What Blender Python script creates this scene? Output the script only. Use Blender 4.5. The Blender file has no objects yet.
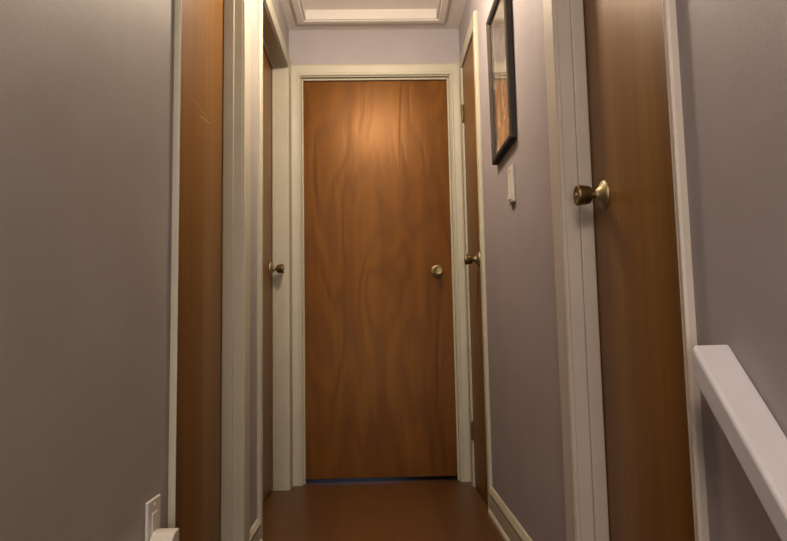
import bpy, bmesh, math, random
from mathutils import Matrix, Vector
random.seed(4)
S = bpy.context.scene
COL = S.collection

# ------------------------------------------------------------------ measures
XL, XR = -0.063, 0.823          # faces of the corridor walls
CEIL = 2.306
CAM = (0.37724, -3.29812, 0.72259)
BACK = -5.3

# ------------------------------------------------------------------ materials
def new_mat(name):
    m = bpy.data.materials.new(name); m.use_nodes = True
    nt = m.node_tree
    return m, nt, nt.nodes['Principled BSDF']

def N(nt, t, **kw):
    n = nt.nodes.new(t)
    for k, v in kw.items(): setattr(n, k, v)
    return n

def ramp(nt, fac, stops):
    r = N(nt, 'ShaderNodeValToRGB'); e = r.color_ramp.elements
    while len(e) < len(stops): e.new(0.5)
    for el, (p, c) in zip(e, stops):
        el.position = p; el.color = (*c, 1)
    nt.links.new(fac, r.inputs[0]); return r.outputs[0]

def coords(nt, scale=(1, 1, 1), loc=(0, 0, 0), rot=(0, 0, 0)):
    tc = N(nt, 'ShaderNodeTexCoord'); mp = N(nt, 'ShaderNodeMapping')
    mp.inputs['Scale'].default_value = scale; mp.inputs['Location'].default_value = loc
    mp.inputs['Rotation'].default_value = rot
    nt.links.new(tc.outputs['Object'], mp.inputs[0]); return mp.outputs[0]

def noise(nt, vec, scale, detail=3, rough=.5, dist=0):
    n = N(nt, 'ShaderNodeTexNoise'); n.inputs['Scale'].default_value = scale
    n.inputs['Detail'].default_value = detail; n.inputs['Roughness'].default_value = rough
    n.inputs['Distortion'].default_value = dist
    nt.links.new(vec, n.inputs['Vector']); return n.outputs['Fac']

def math_(nt, op, a, b=None, c=None):
    n = N(nt, 'ShaderNodeMath', operation=op)
    for i, v in enumerate((a, b, c)):
        if v is None: continue
        if isinstance(v, (int, float)): n.inputs[i].default_value = v
        else: nt.links.new(v, n.inputs[i])
    return n.outputs[0]

def bump(nt, b, h, strength, dist=.002):
    n = N(nt, 'ShaderNodeBump'); n.inputs['Strength'].default_value = strength
    n.inputs['Distance'].default_value = dist
    nt.links.new(h, n.inputs['Height']); nt.links.new(n.outputs[0], b.inputs['Normal'])

def paint(name, c1, c2, rough=.6, bs=.15, bscale=220, spec=.3):
    m, nt, b = new_mat(name)
    v = coords(nt)
    f = noise(nt, v, 5, 4, .6)
    nt.links.new(ramp(nt, f, [(.35, c1), (.65, c2)]), b.inputs['Base Color'])
    b.inputs['Roughness'].default_value = rough
    b.inputs['Specular IOR Level'].default_value = spec
    bump(nt, b, noise(nt, v, bscale, 2), bs, .001)
    return m

def veneer(name, dark, mid, light, scale=(5, 5, 1.1), loc=(0, 0, 0), lines=9., line_w=.35, rough=.33,
           coat=.04, bstr=.25, scratch=None, rotv=0., soft=.3, spec=.4):
    """varnished plywood veneer: slow colour bands plus the contour lines of a rotary cut"""
    m, nt, b = new_mat(name)
    v = coords(nt, scale, loc, (0, rotv, 0))
    base = noise(nt, v, 1.0, 2.5, .45, .6)
    rings = math_(nt, 'PINGPONG', math_(nt, 'MULTIPLY', base, lines), .5)
    lin = N(nt, 'ShaderNodeMapRange'); lin.inputs['From Min'].default_value = 0; lin.inputs['From Max'].default_value = soft
    lin.interpolation_type = 'SMOOTHSTEP'
    nt.links.new(rings, lin.inputs['Value'])
    band = noise(nt, coords(nt, (scale[0]*1.6, scale[1]*1.6, scale[2]*.5), loc), 1.3, 4, .55)
    col = ramp(nt, band, [(.30, dark), (.5, mid), (.70, light)])
    fib = noise(nt, coords(nt, (150, 150, 5)), 1, 3, .6)
    patch = noise(nt, coords(nt, (3, 3, 2)), 1.2, 2)
    w = math_(nt, 'MULTIPLY', math_(nt, 'SUBTRACT', 1, lin.outputs[0]), math_(nt, 'MULTIPLY', patch, line_w*2))
    fm = math_(nt, 'MULTIPLY', math_(nt, 'SUBTRACT', fib, .5), .25)
    w2 = math_(nt, 'ADD', w, fm)
    mx = N(nt, 'ShaderNodeMix', data_type='RGBA', blend_type='MULTIPLY', clamp_factor=True)
    nt.links.new(w2, mx.inputs[0]); nt.links.new(col, mx.inputs[6]); mx.inputs[7].default_value = (.50, .36, .28, 1)
    out = mx.outputs[2]
    if scratch:
        for (x0, z0, x1, z1, wd) in scratch:      # pale scuffs in the varnish, in the slab's own y-z plane
            L = math.hypot(x1-x0, z1-z0)
            tc = N(nt, 'ShaderNodeTexCoord'); sp = N(nt, 'ShaderNodeSeparateXYZ'); nt.links.new(tc.outputs['Object'], sp.inputs[0])
            a = math_(nt, 'SUBTRACT', sp.outputs[1], x0); c = math_(nt, 'SUBTRACT', sp.outputs[2], z0)
            ux, uz = (x1-x0)/L, (z1-z0)/L
            t = math_(nt, 'ADD', math_(nt, 'MULTIPLY', a, ux), math_(nt, 'MULTIPLY', c, uz))
            d = math_(nt, 'ABSOLUTE', math_(nt, 'SUBTRACT', math_(nt, 'MULTIPLY', a, -uz), math_(nt, 'MULTIPLY', c, -ux)))
            k = math_(nt, 'MULTIPLY', math_(nt, 'LESS_THAN', d, wd),
                      math_(nt, 'MULTIPLY', math_(nt, 'GREATER_THAN', t, 0), math_(nt, 'LESS_THAN', t, L)))
            m2 = N(nt, 'ShaderNodeMix', data_type='RGBA')
            nt.links.new(math_(nt, 'MULTIPLY', k, .25), m2.inputs[0]); nt.links.new(out, m2.inputs[6])
            m2.inputs[7].default_value = (.75, .6, .38, 1); out = m2.outputs[2]
    nt.links.new(out, b.inputs['Base Color'])
    b.inputs['Roughness'].default_value = rough
    b.inputs['Coat Weight'].default_value = coat; b.inputs['Specular IOR Level'].default_value = spec; b.inputs['Specular Tint'].default_value = (1, .51, .21, 1); b.inputs['Coat Roughness'].default_value = .33
    h = math_(nt, 'ADD', math_(nt, 'MULTIPLY', lin.outputs[0], .6), math_(nt, 'MULTIPLY', fib, .5))
    bump(nt, b, h, bstr, .0015)
    return m

M = {}
M['wall'] = paint('lavender_grey_wall_paint', (.256, .228, .240), (.278, .250, .262), .55, .25, 160)
M['wall_l'] = paint('grey_wall_paint', (.255, .236, .220), (.278, .258, .241), .55, .25, 160)
M['trim_warm'] = paint('pinkish_cream_trim_enamel', (.37, .325, .285), (.40, .355, .31), .45, .03, 60, .4)
M['ceil'] = paint('ceiling_paint', (.66, .61, .57), (.69, .64, .60), .8, .5, 120)
M['hatch'] = paint('white_hatch_enamel', (.46, .43, .40), (.48, .45, .42), .4, .1, 60, .4)
M['trim'] = paint('cream_trim_enamel', (.335, .31, .24), (.365, .34, .265), .45, .03, 60, .4)
M['white'] = paint('white_handrail_enamel', (.43, .42, .45), (.46, .45, .48), .35, .08, 60, .5)
M['plast'] = paint('white_plastic', (.50, .47, .42), (.53, .50, .45), .3, .02, 60, .5)
M['door'] = veneer('varnished_veneer_end', (.060, .0175, .0013), (.080, .0265, .002), (.112, .043, .004),
                   scale=(4.2, 4.2, .85), loc=(2.3, 0, 1.7), lines=7, line_w=.5, rough=.35, coat=.04, bstr=.5, spec=.42, rotv=.28, soft=.42)
SCR = [(-.034, 1.369, .156, 1.365, .0013), (.057, 1.344, .179, 1.358, .0020)]
SIDE = ((.100, .042, .0065), (.138, .062, .010), (.175, .086, .016))
M['door_side'] = veneer('varnished_veneer_side', *SIDE, scale=(7, 7, .45), loc=(3.1, 2.2, .4), lines=5, line_w=.22, rough=.38, bstr=.15)
M['door_scuffed'] = veneer('scuffed_veneer_side', *SIDE, scale=(7, 7, .45), loc=(3.1, 2.2, .4), lines=5, line_w=.22, rough=.38, bstr=.15,
                        scratch=SCR)
# floor
m, nt, b = new_mat('brown_plank_floor'); M['floor'] = m
tc = N(nt, 'ShaderNodeTexCoord'); sp = N(nt, 'ShaderNodeSeparateXYZ'); nt.links.new(tc.outputs['Object'], sp.inputs[0])
px = math_(nt, 'MULTIPLY', math_(nt, 'ADD', sp.outputs[0], .18), 1/.195)
pid = math_(nt, 'FLOOR', px); fr = math_(nt, 'FRACT', px)
wn = N(nt, 'ShaderNodeTexWhiteNoise', noise_dimensions='1D'); nt.links.new(pid, wn.inputs['W'])
g = noise(nt, coords(nt, (14, 1.6, 1)), 3, 4, .6, .4)
fac = math_(nt, 'ADD', math_(nt, 'MULTIPLY', g, .7), math_(nt, 'MULTIPLY', wn.outputs['Value'], .3))
col = ramp(nt, fac, [(.25, (.060, .0245, .007)), (.75, (.096, .041, .011))])
edge = math_(nt, 'LESS_THAN', math_(nt, 'ABSOLUTE', math_(nt, 'SUBTRACT', fr, .5)), .493)
mx = N(nt, 'ShaderNodeMix', data_type='RGBA'); nt.links.new(edge, mx.inputs[0]); nt.links.new(col, mx.inputs[7]); mx.inputs[6].default_value = (.11, .05, .018, 1)
nt.links.new(mx.outputs[2], b.inputs['Base Color']); b.inputs['Roughness'].default_value = .4; b.inputs['Specular IOR Level'].default_value = .3
bump(nt, b, g, .08)
def metal(name, col, rough):
    m, nt, b = new_mat(name)
    f = noise(nt, coords(nt), 60, 3)
    nt.links.new(ramp(nt, f, [(.3, tuple(c*.82 for c in col)), (.7, col)]), b.inputs['Base Color'])
    b.inputs['Metallic'].default_value = 1; b.inputs['Roughness'].default_value = rough
    return m
M['brass'] = metal('aged_brass', (.21, .155, .075), .42)
M['brass_pale'] = metal('worn_pale_brass', (.40, .34, .20), .5)
M['brass_dark'] = metal('tarnished_hinge_brass', (.17, .135, .08), .6)
M['frame'] = paint('charcoal_wood_frame', (.034, .028, .024), (.048, .040, .034), .8, .4, 90, .15)
M['grey'] = paint('dark_screw_slot', (.1, .08, .06), (.12, .1, .08), .5, .1)
# art
m, nt, b = new_mat('faded_brown_landscape_print'); M['art'] = m
v = coords(nt, (1, 5, 4))
n1 = noise(nt, v, 2.2, 6, .62, .8); n2 = noise(nt, coords(nt, (1, 10, 7), rot=(.6, 0, 0)), 2.0, 4, .6, .5)
spz = N(nt, 'ShaderNodeSeparateXYZ'); tc = N(nt, 'ShaderNodeTexCoord'); nt.links.new(tc.outputs['Object'], spz.inputs[0])
zf = math_(nt, 'MULTIPLY', math_(nt, 'SUBTRACT', spz.outputs[2], -.25), 2.0)
c1 = ramp(nt, math_(nt, 'MULTIPLY_ADD', n2, .5, math_(nt, 'MULTIPLY', n1, .5)), [(.38, (.10, .065, .04)), (.5, (.26, .18, .11)), (.62, (.66, .58, .45))])
c2 = ramp(nt, n1, [(.36, (.10, .09, .078)), (.62, (.30, .28, .24))])
mx = N(nt, 'ShaderNodeMix', data_type='RGBA'); nt.links.new(math_(nt, 'MULTIPLY_ADD', n1, .6, math_(nt, 'SUBTRACT', zf, .8)), mx.inputs[0])
nt.links.new(c1, mx.inputs[6]); nt.links.new(c2, mx.inputs[7]); nt.links.new(mx.outputs[2], b.inputs['Base Color'])
b.inputs['Roughness'].default_value = .7
m, nt, b = new_mat('picture_glass'); M['glass'] = m
b.inputs['Transmission Weight'].default_value = 1; b.inputs['Roughness'].default_value = .0; b.inputs['IOR'].default_value = 1.38
b.inputs['Base Color'].default_value = (1, 1, 1, 1)
m, nt, b = new_mat('opal_lamp_glass'); M['lamp'] = m
b.inputs['Base Color'].default_value = (.9, .85, .75, 1)
b.inputs['Emission Color'].default_value = (1, .74, .45, 1); b.inputs['Emission Strength'].default_value = 3

# ------------------------------------------------------------------ mesh helpers
def box(bm, x0, x1, y0, y1, z0, z1):
    v = [bm.verts.new(p) for p in ((x0,y0,z0),(x1,y0,z0),(x1,y1,z0),(x0,y1,z0),(x0,y0,z1),(x1,y0,z1),(x1,y1,z1),(x0,y1,z1))]
    for f in ((0,3,2,1),(4,5,6,7),(0,1,5,4),(1,2,6,5),(2,3,7,6),(3,0,4,7)): bm.faces.new([v[i] for i in f])

def prism(bm, poly, place):
    """poly: list of 2-D points; place(p, k) -> 3-D point for end k = 0, 1"""
    a = [bm.verts.new(place(p, 0)) for p in poly]; c = [bm.verts.new(place(p, 1)) for p in poly]
    n = len(poly)
    bm.faces.new(a); bm.faces.new(c[::-1])
    for i in range(n): bm.faces.new((a[i], c[i], c[(i+1) % n], a[(i+1) % n]))

def obj(name, bm, mat, parent=None, loc=(0, 0, 0), bevel=0, seg=2, smooth=False):
    bmesh.ops.recalc_face_normals(bm, faces=bm.faces)
    me = bpy.data.meshes.new(name); bm.to_mesh(me); bm.free()
    me.materials.append(mat)
    o = bpy.data.objects.new(name, me); COL.objects.link(o); o.location = loc
    if smooth:
        for p in me.polygons: p.use_smooth = True
        md = o.modifiers.new('edge', 'EDGE_SPLIT'); md.split_angle = math.radians(38)
    if bevel:
        md = o.modifiers.new('bevel', 'BEVEL'); md.width = bevel; md.segments = seg; md.limit_method = 'ANGLE'; md.angle_limit = math.radians(40)
    if parent: o.parent = parent
    return o

def tag(o, label, cat=None, kind=None, group=None):
    o['label'] = label
    if cat: o['category'] = cat
    if kind: o['kind'] = kind
    if group: o['group'] = group
    return o

def lathe(bm, prof, seg=40):
    """profile of (r, h) turned about the local +Z axis"""
    rings = []
    for r, h in prof:
        if r < 1e-6: rings.append([bm.verts.new((0, 0, h))])
        else: rings.append([bm.verts.new((r*math.cos(2*math.pi*k/seg), r*math.sin(2*math.pi*k/seg), h)) for k in range(seg)])
    for a, c in zip(rings, rings[1:]):
        for k in range(seg):
            j = (k+1) % seg
            if len(a) == 1: bm.faces.new((a[0], c[k], c[j]))
            elif len(c) == 1: bm.faces.new((a[k], c[0], a[j]))
            else: bm.faces.new((a[k], c[k], c[j], a[j]))

def empty(name, loc):
    o = bpy.data.objects.new(name, None); COL.objects.link(o); o.location = loc; o.empty_display_size = .1
    return o

# ------------------------------------------------------------------ setting
T = .13     # wall thickness
LOW = -1.35 # floor level at the foot of the stairs
# openings along each wall: (y_near, y_far, head)
HEAD = 2.05
HEADS = {1: 2.064, 3: 2.042}
FLo = (-.828, -.098); NLo = (-1.872, -1.172)
CLo = (-.533, -.118); NRo = (-2.356, -1.783)

def wall_x(name, x0, x1, opens, label, mat):
    bm = bmesh.new()
    ys = [BACK]
    for a, b_ in sorted(opens): ys += [a, b_]
    ys += [.0]
    for i in range(0, len(ys), 2):
        box(bm, x0, x1, ys[i], ys[i+1], LOW if i == 0 else -.1, CEIL)
    for a, b_ in opens:
        hd = {round(FLo[0]-.012, 4): 2.064, round(CLo[0]-.012, 4): 2.042}.get(round(a, 4), 2.05)
        box(bm, x0, x1, a, b_, hd+.012, CEIL)
        if a < -1.9 or a < -1.8: box(bm, x0, x1, a, b_, -.1, -.001)
    return tag(obj(name, bm, mat), label, 'wall', 'structure')
wall_x('wall_left', XL-T, XL, [(a-.012, b_+.012) for a, b_ in (FLo, NLo)], 'lavender grey painted wall along the left of the corridor', M['wall_l'])
wall_x('wall_right', XR, XR+T, [(a-.012, b_+.012) for a, b_ in (CLo, NRo)], 'lavender grey painted wall along the right, with picture and handrail', M['wall'])

SLABW = .762; EHEAD = 2.052
bm = bmesh.new()
box(bm, XL-T, -.015, 0, .12, -.1, CEIL); box(bm, SLABW+.015, XR+T, 0, .12, -.1, CEIL)
box(bm, -.015, SLABW+.015, 0, .12, EHEAD+.012, CEIL)
tag(obj('wall_end', bm, M['wall']), 'short lavender wall above the door at the end of the corridor', 'wall', 'structure')
bm = bmesh.new(); box(bm, XL-T, XR+T, BACK-.12, BACK, LOW, CEIL)
tag(obj('wall_back', bm, M['wall']), 'wall at the foot of the stairs behind the viewer', 'wall', 'structure')

# room behind the end door, glimpsed under its gap
bm = bmesh.new()
box(bm, XL-T, XR+T, 2.0, 2.1, -.1, CEIL)
box(bm, XL-T-.1, XL-T, .12, 2.1, -.1, CEIL); box(bm, XR+T, XR+T+.1, .12, 2.1, -.1, CEIL)
tag(obj('wall_beyond', bm, M['wall']), 'walls of the dark room beyond the end door', 'wall', 'structure')

# floor, stairs
bm = bmesh.new(); box(bm, XL-T-.1, XR+T+.1, -2.62, 2.1, -.1, 0)
tag(obj('floor', bm, M['floor']), 'brown wooden plank floor of the corridor', 'floor', 'structure')
bm = bmesh.new()
zz = 0; yy = -2.62
while zz > LOW+.2:
    zz -= .19
    box(bm, XL, XR, yy-.25, yy, LOW, zz); yy -= .25
tag(obj('trim_9', bm, M['floor']), 'wooden stairs going down from the corridor behind the viewer', 'stairs', 'structure')
bm = bmesh.new(); box(bm, XL-T, XR+T, BACK-.12, yy+.02, LOW-.1, LOW)
tag(obj('floor_lower', bm, M['floor']), 'lower floor at the foot of the stairs', 'floor', 'structure')

# ceiling with the hatch recess cut out
HX0, HX1, HY0, HY1 = .030, .703, -.80, -.118
bm = bmesh.new()
CX0, CX1, CY0, CY1 = XL-T, XR+T, BACK-.12, 2.1
box(bm, CX0, HX0, CY0, CY1, CEIL, CEIL+.1); box(bm, HX1, CX1, CY0, CY1, CEIL, CEIL+.1)
box(bm, HX0, HX1, CY0, HY0, CEIL, CEIL+.1); box(bm, HX0, HX1, HY1, CY1, CEIL, CEIL+.1)
tag(obj('ceiling', bm, M['ceil']), 'pale painted ceiling around the recessed attic hatch', 'ceiling', 'structure')

hatch = tag(empty('attic_hatch', (0, 0, 0)), 'recessed attic hatch with a white moulding in the ceiling', 'hatch')
hatch.location = ((HX0+HX1)/2, (HY0+HY1)/2, CEIL)
hc = hatch.location
def ring(bm, x0, x1, y0, y1, prof):
    """mitred frame round a rectangle; prof points (offset outwards, z)"""
    rows = []
    for o_, z in prof:
        rows.append([bm.verts.new((x-hc[0], y-hc[1], z-hc[2])) for x, y in ((x0-o_, y0-o_), (x1+o_, y0-o_), (x1+o_, y1+o_), (x0-o_, y1+o_))])
    n = len(rows)
    for i in range(n):
        a, c = rows[i], rows[(i+1) % n]
        for k in range(4): bm.faces.new((a[k], a[(k+1) % 4], c[(k+1) % 4], c[k]))
bm = bmesh.new(); ring(bm, HX0, HX1, HY0, HY1, [(.0, CEIL-.001), (.0, CEIL-.006), (.006, CEIL-.009), (.034, CEIL-.009), (.040, CEIL-.006), (.046, CEIL-.001)])
obj('moulding', bm, M['ceil'], hatch)
bm = bmesh.new(); ring(bm, HX0+.002, HX1-.002, HY0+.002, HY1-.002, [(0, CEIL-.005), (0, CEIL+.050), (-.006, CEIL+.050), (-.006, CEIL-.005)])
tag(obj('lining', bm, M['hatch'], hatch), 'brighter upright boards lining the recess')
bm = bmesh.new(); box(bm, HX0-hc[0], HX1-hc[0], HY0-hc[1], HY1-hc[1], .046, .09)
obj('panel', bm, M['ceil'], hatch)

# ------------------------------------------------------------------ casings, jambs
CAS = [(0, 0), (0, .0085), (.0035, .0115), (.012, .0120), (.015, .0105), (.018, .0110), (.046, .0145), (.054, .0140), (.058, .0095), (.058, 0)]
def casing_prof(w):
    k = w/.058
    return [(p*k, h) for p, h in CAS]

def casing_side(bm, wall_x_, sgn, y_in, dir_y, w, z0, z1, top_in, miter=True):
    """upright on a side wall; sgn = +1 wall faces +x, dir_y = direction from the opening outwards"""
    pr = casing_prof(w)
    def pl(p, k):
        z = z0 if k == 0 else (top_in + (p[0] if miter else 0))
        return (wall_x_ + sgn*p[1], y_in + dir_y*p[0], z)
    prism(bm, pr, pl)

def casing_head(bm, wall_x_, sgn, ya, yb, w, z, ext_a, ext_b):
    """head between inner edges ya<yb; mitred ends"""
    pr = casing_prof(w)
    def pl(p, k):
        y = ya - (p[0]*ext_a) if k == 0 else yb + (p[0]*ext_b)
        return (wall_x_ + sgn*p[1], y, z + p[0])
    prism(bm, pr, pl)

def side_door_trim(n, wx, sgn, op, w_near, w_far, depth, stop, label, z0=0.0, mat='trim'):
    """wx wall face, sgn direction into the corridor, depth = slab face behind wall face"""
    a, b_ = op
    HEAD = HEADS.get(n, 2.05)
    rv = .004
    bm = bmesh.new()
    casing_side(bm, wx, sgn, b_+rv, 1, w_far, z0, 0, HEAD+rv)
    casing_side(bm, wx, sgn, a-rv, -1, w_near, z0, 0, HEAD+rv)
    wh = .058
    pr = casing_prof(wh)
    kn, kf = w_near/wh, w_far/wh
    prism(bm, pr, lambda p, k: (wx+sgn*p[1], (a-rv-p[0]*kn) if k == 0 else (b_+rv+p[0]*kf), HEAD+rv+p[0]))
    # raise leg tops so the mitre meets the head
    c = tag(obj('trim_%d' % n, bm, M[mat]), label, 'door casing', 'structure')
    bm = bmesh.new()
    x_out = wx + sgn*.001; x_in = wx - sgn*T
    lo, hi = min(x_out, x_in), max(x_out, x_in)
    jt = .016
    box(bm, lo, hi, b_, b_+jt, z0, HEAD); box(bm, lo, hi, a-jt, a, z0, HEAD)
    box(bm, lo, hi, a-jt, b_+jt, HEAD, HEAD+jt)
    j = obj('jamb', bm, M[mat], c)
    if stop:
        s0, s1, st = stop      # depths behind the wall face, thickness
        xs = sorted((wx - sgn*s0, wx - sgn*s1))
        bm = bmesh.new()
        box(bm, xs[0], xs[1], b_-st, b_-.0003, z0, HEAD-.0003); box(bm, xs[0], xs[1], a+.0003, a+st, z0, HEAD-.0003)
        box(bm, xs[0], xs[1], a+st, b_-st, HEAD-st, HEAD-.0003)
        obj('door_stop', bm, M[mat], j, bevel=.0025)
    return c

side_door_trim(1, XL, 1, FLo, .058, .080, .072, (.058, .070, .008), 'cream casing round the far left doorway next to the end door')
side_door_trim(2, XL, 1, NLo, .013, .082, .060, (.024, .058, .010), 'cream casing round the near left doorway beside the outlet')
side_door_trim(3, XR, -1, CLo, .058, .045, .0, None, 'cream casing round the narrow closet door on the right')
side_door_trim(4, XR, -1, NRo, .020, .076, .060, (.029, .060, .010), 'cream casing round the near right doorway above the handrail', mat='trim_warm')

# end door casing and jamb
bm = bmesh.new()
X0, X1 = -.003, SLABW+.003
rv = .005; wl = X0-rv-XL-.001; wr = XR-.001-(X1+rv); wh = .060
zc = EHEAD+rv
def leg_end(xin, dirx, w):
    k = w/.058; kh = wh/w
    prism(bm, [(p*k, h) for p, h in CAS], lambda p, e: (xin+dirx*p[0], -p[1], 0 if e == 0 else zc + p[0]*kh))
leg_end(X0-rv, -1, wl); leg_end(X1+rv, 1, wr)
prism(bm, casing_prof(wh), lambda p, e: ((X0-rv-p[0]*wl/wh) if e == 0 else (X1+rv+p[0]*wr/wh), -p[1], zc+p[0]))
ec = tag(obj('trim_5', bm, M['trim']), 'cream casing round the door at the end of the corridor', 'door casing', 'structure')
bm = bmesh.new(); jt = .012
box(bm, X0-jt, X0, -.001, .119, 0, EHEAD); box(bm, X1, X1+jt, -.001, .119, 0, EHEAD); box(bm, X0-jt, X1+jt, -.001, .119, EHEAD, EHEAD+jt)
ej = obj('jamb', bm, M['trim'], ec)
bm = bmesh.new(); st = .011
box(bm, X0+.0003, X0+st, .016, .030, 0, EHEAD-.0003); box(bm, X1-st, X1-.0003, .016, .030, 0, EHEAD-.0003)
box(bm, X0+st, X1-st, .016, .030, EHEAD-st, EHEAD-.0003)
obj('door_stop', bm, M['trim'], ej, bevel=.003)

# ------------------------------------------------------------------ doors
def add_knob(parent, loc, axis, mat_k=None):
    """loc: where the rose meets the slab; axis: unit vector into the corridor"""
    q = Vector((0, 0, 1)).rotation_difference(Vector(axis))
    pl = Vector(parent.location)
    bm = bmesh.new()
    lathe(bm, [(0, .012), (.0085, .012), (.0085, .027), (.0125, .029), (.0182, .032), (.0202, .036), (.0232, .0575), (.0236, .0600),
               (.0225, .0620), (.0200, .0630), (.0185, .0624), (0, .0620)])
    k = obj('door_knob', bm, mat_k or M['brass'], parent, smooth=True)
    k.rotation_mode = 'QUATERNION'; k.rotation_quaternion = q; k.location = Vector(loc)-pl
    bm = bmesh.new()
    lathe(bm, [(0, 0), (.0325, 0), (.0325, .002), (.0315, .0042), (.0275, .0065), (.0195, .0105), (.0130, .0165), (.0115, .0200), (.0, .0200)])
    tag(obj('rose', bm, M['brass_pale'], k, smooth=True), 'paler brass rose plate')
    bm = bmesh.new(); lathe(bm, [(0, .058), (.0050, .058), (.0050, .0632), (.0042, .0638), (0, .0638)], 20)
    obj('lock_button', bm, M['brass_pale'], k, smooth=True)
    return k

def add_hinge(parent, x, y, z):
    bm = bmesh.new()
    lathe(bm, [(0, -.046), (.0035, -.046), (.005, -.042), (.0062, -.040), (.0062, -.0135), (.0054, -.0130), (.0054, -.0120), (.0062, -.0115),
               (.0062, .0115), (.0054, .0120), (.0054, .0130), (.0062, .0135), (.0062, .040), (.005, .042), (.0035, .046), (0, .046)], 16)
    o = obj('hinge', bm, M['brass_dark'], parent, smooth=True)
    o.location = Vector((x, y, z)) - Vector(parent.location)
    bm = bmesh.new(); box(bm, -.001, .012, -.004, .014, -.038, .038)
    l = obj('hinge_leaf', bm, M['brass_dark'], o); return o

def slab(n, x0, x1, y0, y1, z0, z1, mat, label):
    cx, cy = (x0+x1)/2, (y0+y1)/2
    bm = bmesh.new(); box(bm, x0-cx, x1-cx, y0-cy, y1-cy, 0, z1-z0)
    return tag(obj('door_%d' % n, bm, mat, loc=(cx, cy, z0), bevel=.002), label, 'door', 'structure')

d1 = slab(1, X0+.003, X1-.003, .031, .066, .020, EHEAD-.004, M['door'], 'glossy brown flush door closing the end of the corridor')
add_knob(d1, (.680, .031, 1.038), (0, -1, 0))
d2 = slab(2, XL-.107, XL-.072, FLo[0]+.003, FLo[1]-.003, .010, 2.060, M['door_side'], 'brown flush door deep in the far left doorway, brass knob')
add_knob(d2, (XL-.072, -.150, 1.045), (1, 0, 0))
d3 = slab(3, XL-.095, XL-.060, NLo[0]+.003, NLo[1]-.003, .010, HEAD-.004, M['door_scuffed'], 'scratched tan flush door nearest on the left, no knob in view')
d4 = slab(4, XR-.004, XR+.031, CLo[0]+.003, CLo[1]-.003, .008, 2.038, M['door_side'], 'narrow brown closet door on the right with two hinges')
add_knob(d4, (XR-.004, -.466, 1.040), (-1, 0, 0))
for z in (1.81, .26): add_hinge(d4, XR-.009, CLo[1]-.001, z)
d5 = slab(5, XR+.062, XR+.097, NRo[0]+.003, NRo[1]-.003, .010, HEAD-.004, M['door_side'], 'brown flush door nearest on the right with large brass knob')
add_knob(d5, (XR+.062, -1.864, 1.023), (-1, 0, 0))

# ------------------------------------------------------------------ baseboards
BP = [(0, 0), (.022, 0), (.022, .012), (.018, .018), (.013, .021), (.013, .066), (.0105, .070), (.0105, .076), (.015, .080), (.015, .088), (.010, .097), (.006, .104), (0, .106)]
def base(name, wx, sgn, y0, y1, label, hs=1):
    bm = bmesh.new(); prism(bm, BP, lambda p, k: (wx+sgn*p[0], y0 if k == 0 else y1, p[1]*hs))
    return tag(obj(name, bm, M['trim']), label, 'baseboard', 'structure')
base('baseboard_right', XR, -1, NRo[1]+.081, CLo[0]-.0625, 'cream moulded baseboard under the picture and light switch')
base('baseboard_left', XL, 1, NLo[1]+.087, FLo[0]-.0625, 'short cream baseboard between the two left doorways', .80)

# ------------------------------------------------------------------ handrail
hr = math.atan2(.68, .735)      # slope down towards the viewer
uy, uz = -math.cos(math.radians(42.7)), -math.sin(math.radians(42.7))
ny, nz = -uz*1.0, uy*1.0        # placeholder, set below
a0 = Vector((0, uy, uz)); nrm = Vector((0, uz, -uy))    # normal pointing up
if nrm.z < 0: nrm = -nrm
W_, H_ = .049, .034
bm = bmesh.new()
sect = []
r_ = .006
for cx_, cz_, s in ((-W_+r_, -r_, 90), (-W_+r_, -H_+r_, 180)):
    for k in range(6):
        t = math.radians(s + 90*k/5); sect.append((cx_+r_*math.cos(t), cz_+r_*math.sin(t)))
sect += [(0, -H_), (0, 0)]
start = Vector((XR-.0005, -2.466, .703)); Ln = 1.9
def rail_pt(p, k):
    q = Vector((p[0], 0, 0)) + nrm*p[1]
    return tuple(q + a0*((Ln if k else 0) + (-q.y/a0.y)))
prism(bm, sect, rail_pt)
hrail = obj('handrail', bm, M['white'], loc=start, bevel=.004, seg=3)
tag(hrail, 'white painted wooden handrail sloping down the right wall beside the near door', 'handrail')

# ------------------------------------------------------------------ picture
pic = tag(empty('framed_picture', (XR, -1.120, 1.331)), 'dark framed picture behind glass on the right wall above the switch', 'picture')
PW, PH, FW, FT = .345, .545, .025, .020
def pic_box(name, y0, y1, z0, z1, x0, x1, mat, parent, bev=0): 
    bm = bmesh.new(); box(bm, x0, x1, y0, y1, z0, z1); return obj(name, bm, mat, parent, bevel=bev)
# frame: mitred moulding, lying against the wall, its top leaning out a little
pr = [(0, 0), (0, -.016), (.003, -FT), (.012, -FT-.002), (.018, -.019), (FW-.003, -.015), (FW, -.011), (FW, 0)]
bm = bmesh.new(); rows = []
for o_, x in pr:
    rows.append([bm.verts.new((x, y, z)) for y, z in ((-PW/2+o_, o_), (PW/2-o_, o_), (PW/2-o_, PH-o_), (-PW/2+o_, PH-o_))])
for i in range(len(rows)):
    a, c = rows[i], rows[(i+1) % len(rows)]
    for k in range(4): bm.faces.new((a[k], a[(k+1) % 4], c[(k+1) % 4], c[k]))
fr = obj('picture_frame', bm, M['frame'], pic)
bm = bmesh.new(); box(bm, -.006, -.003, -PW/2+FW-.004, PW/2-FW+.004, -PH/2+FW-.004, PH/2-FW+.004)
art = obj('print', bm, M['art'], pic, loc=(0, 0, PH/2))
bm = bmesh.new(); box(bm, -.0100, -.0080, -PW/2+FW-.001, PW/2-FW+.001, FW-.001, PH-FW+.001)
obj('glass_pane', bm, M['glass'], pic)
pic.rotation_euler = (0, math.radians(-.5), 0)
pic.location.x = XR-.001

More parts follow.
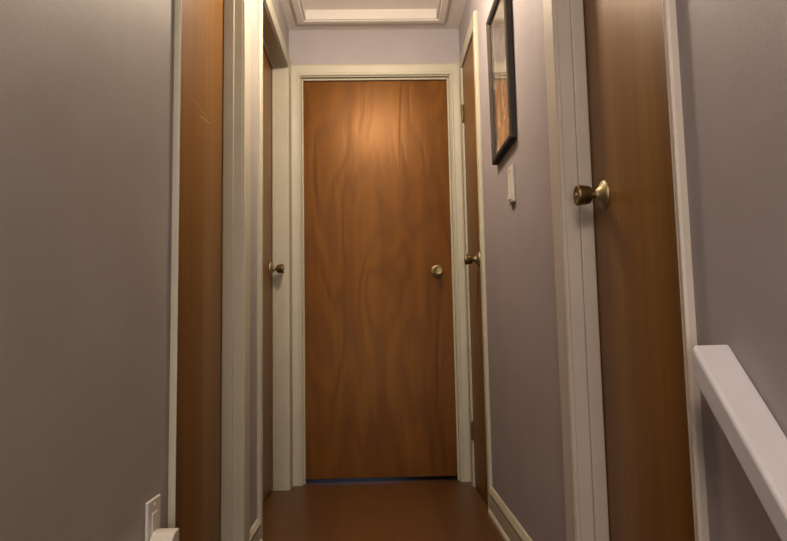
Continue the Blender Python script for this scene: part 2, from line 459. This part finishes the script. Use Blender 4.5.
# ------------------------------------------------------------------ light switch
sw = tag(empty('light_switch', (XR, -1.200, 1.199)), 'white light switch on the right wall below the picture', 'light switch')
bm = bmesh.new(); box(bm, -.010, 0, -.036, .036, -.061, .061); obj('wall_plate', bm, M['plast'], sw, bevel=.0035)
bm = bmesh.new(); prism(bm, [(-.0165, -.050), (-.012, .030), (-.005, .030), (-.005, -.050)], lambda p, k: (p[0], -.016 if k == 0 else .016, p[1]))
obj('rocker', bm, M['plast'], sw, bevel=.001)
for z in (-.0555, .048):
    bm = bmesh.new(); lathe(bm, [(0, 0), (.0034, 0), (.0034, .0012), (0, .0016)], 14)
    s_ = obj('screw', bm, M['grey'], sw, loc=(-.0098, 0, z)); s_.rotation_euler = (0, -math.pi/2, 0)

# ------------------------------------------------------------------ outlet and plugged adapter
ol = tag(empty('wall_outlet', (XL, -1.990, .360)), 'white wall outlet at the left edge beside the near left door', 'outlet')
bm = bmesh.new(); box(bm, 0, .0065, -.0365, .0365, -.059, .059); obj('wall_plate', bm, M['plast'], ol, bevel=.003)
bm = bmesh.new(); box(bm, .004, .0085, -.0165, .0165, -.0335, .0335); obj('receptacle', bm, M['plast'], ol, bevel=.0015)
bm = bmesh.new(); lathe(bm, [(0, 0), (.0034, 0), (.0034, .0012), (0, .0016)], 14)
s_ = obj('screw', bm, M['plast'], ol, loc=(.0064, 0, .048)); s_.rotation_euler = (0, math.pi/2, 0)
ad = tag(empty('power_adapter', (XL+.0087, -2.010, .325)), 'white power adapter plugged into the lower socket of the outlet', 'power adapter')
bm = bmesh.new()
sec = [(.028, -.036), (.028, .036)]
for k in range(9):
    t = math.radians(90+90*k/8); sec.append((.006+.034*math.cos(t), .002+.034*math.sin(t)))
sec += [(-.028, -.036)]
prism(bm, sec, lambda p, k: (0 if k == 0 else .043, p[0], p[1]))
obj('adapter_body', bm, M['plast'], ad, bevel=.003, seg=3)

# ------------------------------------------------------------------ ceiling lamps (above the frame)
def lamp(loc, power, label, rad=.12, col=(1, .82, .62), soft=.09):
    l = tag(empty('ceiling_lamp', loc), label, 'ceiling lamp', group=None)
    bm = bmesh.new(); lathe(bm, [(0, 0), (rad+.01, 0), (rad+.01, -.018), (rad-.005, -.022), (.02, -.022), (.02, -.07), (0, -.07)]); obj('lamp_base', bm, M['brass_pale'], l, smooth=True)
    bm = bmesh.new(); lathe(bm, [(.02, -.062), (rad-.008, -.068), (rad-.01, -.078), (rad-.025, -.096), (rad*.5, -.112), (0, -.118)]); obj('glass_shade', bm, M['lamp'], l, smooth=True)
    ld = bpy.data.lights.new('bulb', 'POINT'); ld.energy = power; ld.color = col; ld.shadow_soft_size = soft
    lo = bpy.data.objects.new('bulb', ld); COL.objects.link(lo); lo.parent = l; lo.location = (0, 0, -.16)
    return l
lamp((.37, -1.10, CEIL), 55, 'round opal ceiling lamp halfway along the corridor')
lamp((.22, -3.95, CEIL), 80, 'round opal ceiling lamp over the stairs', col=(1, .84, .69), soft=.28)
# unseen window with a glowing pane, added for low light up the stairwell
wx, wz, ww, wh_ = .38, .62, .62, 1.05
win = tag(empty('added_window', (wx, BACK, wz)), 'unseen window added at the foot of the stairs as a light source behind the viewer', 'window', 'structure')
m, nt, b = new_mat('glowing_added_pane'); b.inputs['Emission Color'].default_value = (1, .93, .90, 1); b.inputs['Emission Strength'].default_value = 2.2
bm = bmesh.new(); box(bm, -ww/2, ww/2, .001, .006, -wh_/2, wh_/2); obj('pane', bm, m, win)
bm = bmesh.new(); f_ = .05
box(bm, -ww/2-f_, -ww/2, .0005, .03, -wh_/2-f_, wh_/2+f_); box(bm, ww/2, ww/2+f_, .0005, .03, -wh_/2-f_, wh_/2+f_)
box(bm, -ww/2, ww/2, .0005, .03, wh_/2, wh_/2+f_); box(bm, -ww/2, ww/2, .0005, .03, -wh_/2-f_, -wh_/2)
obj('added_window_frame', bm, M['trim'], win)
ld = bpy.data.lights.new('added_window_light', 'AREA'); ld.shape = 'RECTANGLE'; ld.size = ww; ld.size_y = wh_; ld.energy = 16; ld.color = (1, .89, .82)
lo = bpy.data.objects.new('added_window_light', ld); COL.objects.link(lo); lo.location = (wx, BACK+.03, wz); lo.rotation_euler = Vector((0, 1, 0)).to_track_quat('-Z', 'Z').to_euler()
ld = bpy.data.lights.new('blue_room_light', 'AREA'); ld.shape = 'RECTANGLE'; ld.size = .7; ld.size_y = .5; ld.energy = .25; ld.color = (.5, .68, 1)  # dim bluish light added in the room beyond, for the glow under the end door
lo = bpy.data.objects.new('blue_room_light', ld); COL.objects.link(lo); lo.location = (.2, 1.8, .5); lo.rotation_euler = (math.radians(75), 0, math.radians(0))
lo.rotation_euler = Vector((0, -1, -.25)).to_track_quat('-Z', 'Y').to_euler()

w = bpy.data.worlds.new('world'); S.world = w; w.use_nodes = True
w.node_tree.nodes['Background'].inputs[0].default_value = (.5, .45, .4, 1); w.node_tree.nodes['Background'].inputs[1].default_value = .0

# ------------------------------------------------------------------ camera
f_px, pitch, yaw, roll = 658.42, .0965319, .0242930, -.0192714
fw = Vector((math.sin(yaw)*math.cos(pitch), math.cos(yaw)*math.cos(pitch), math.sin(pitch)))
rt = Vector((math.cos(yaw), -math.sin(yaw), 0)); up = rt.cross(fw)
r2 = math.cos(roll)*rt + math.sin(roll)*up; u2 = -math.sin(roll)*rt + math.cos(roll)*up
cd = bpy.data.cameras.new('camera'); cam = bpy.data.objects.new('camera', cd); COL.objects.link(cam)
mw = Matrix.Identity(4)
for i in range(3):
    mw[i][0] = r2[i]; mw[i][1] = u2[i]; mw[i][2] = -fw[i]; mw[i][3] = CAM[i]
cam.matrix_world = mw
cd.sensor_fit = 'HORIZONTAL'; cd.sensor_width = 36; cd.lens = 36*f_px/787; cd.clip_start = .01
S.camera = cam
vs = S.view_settings
vs.view_transform = 'Standard'; vs.look = 'None'; vs.gamma = 1; vs.use_curve_mapping = False; vs.exposure = 0.15
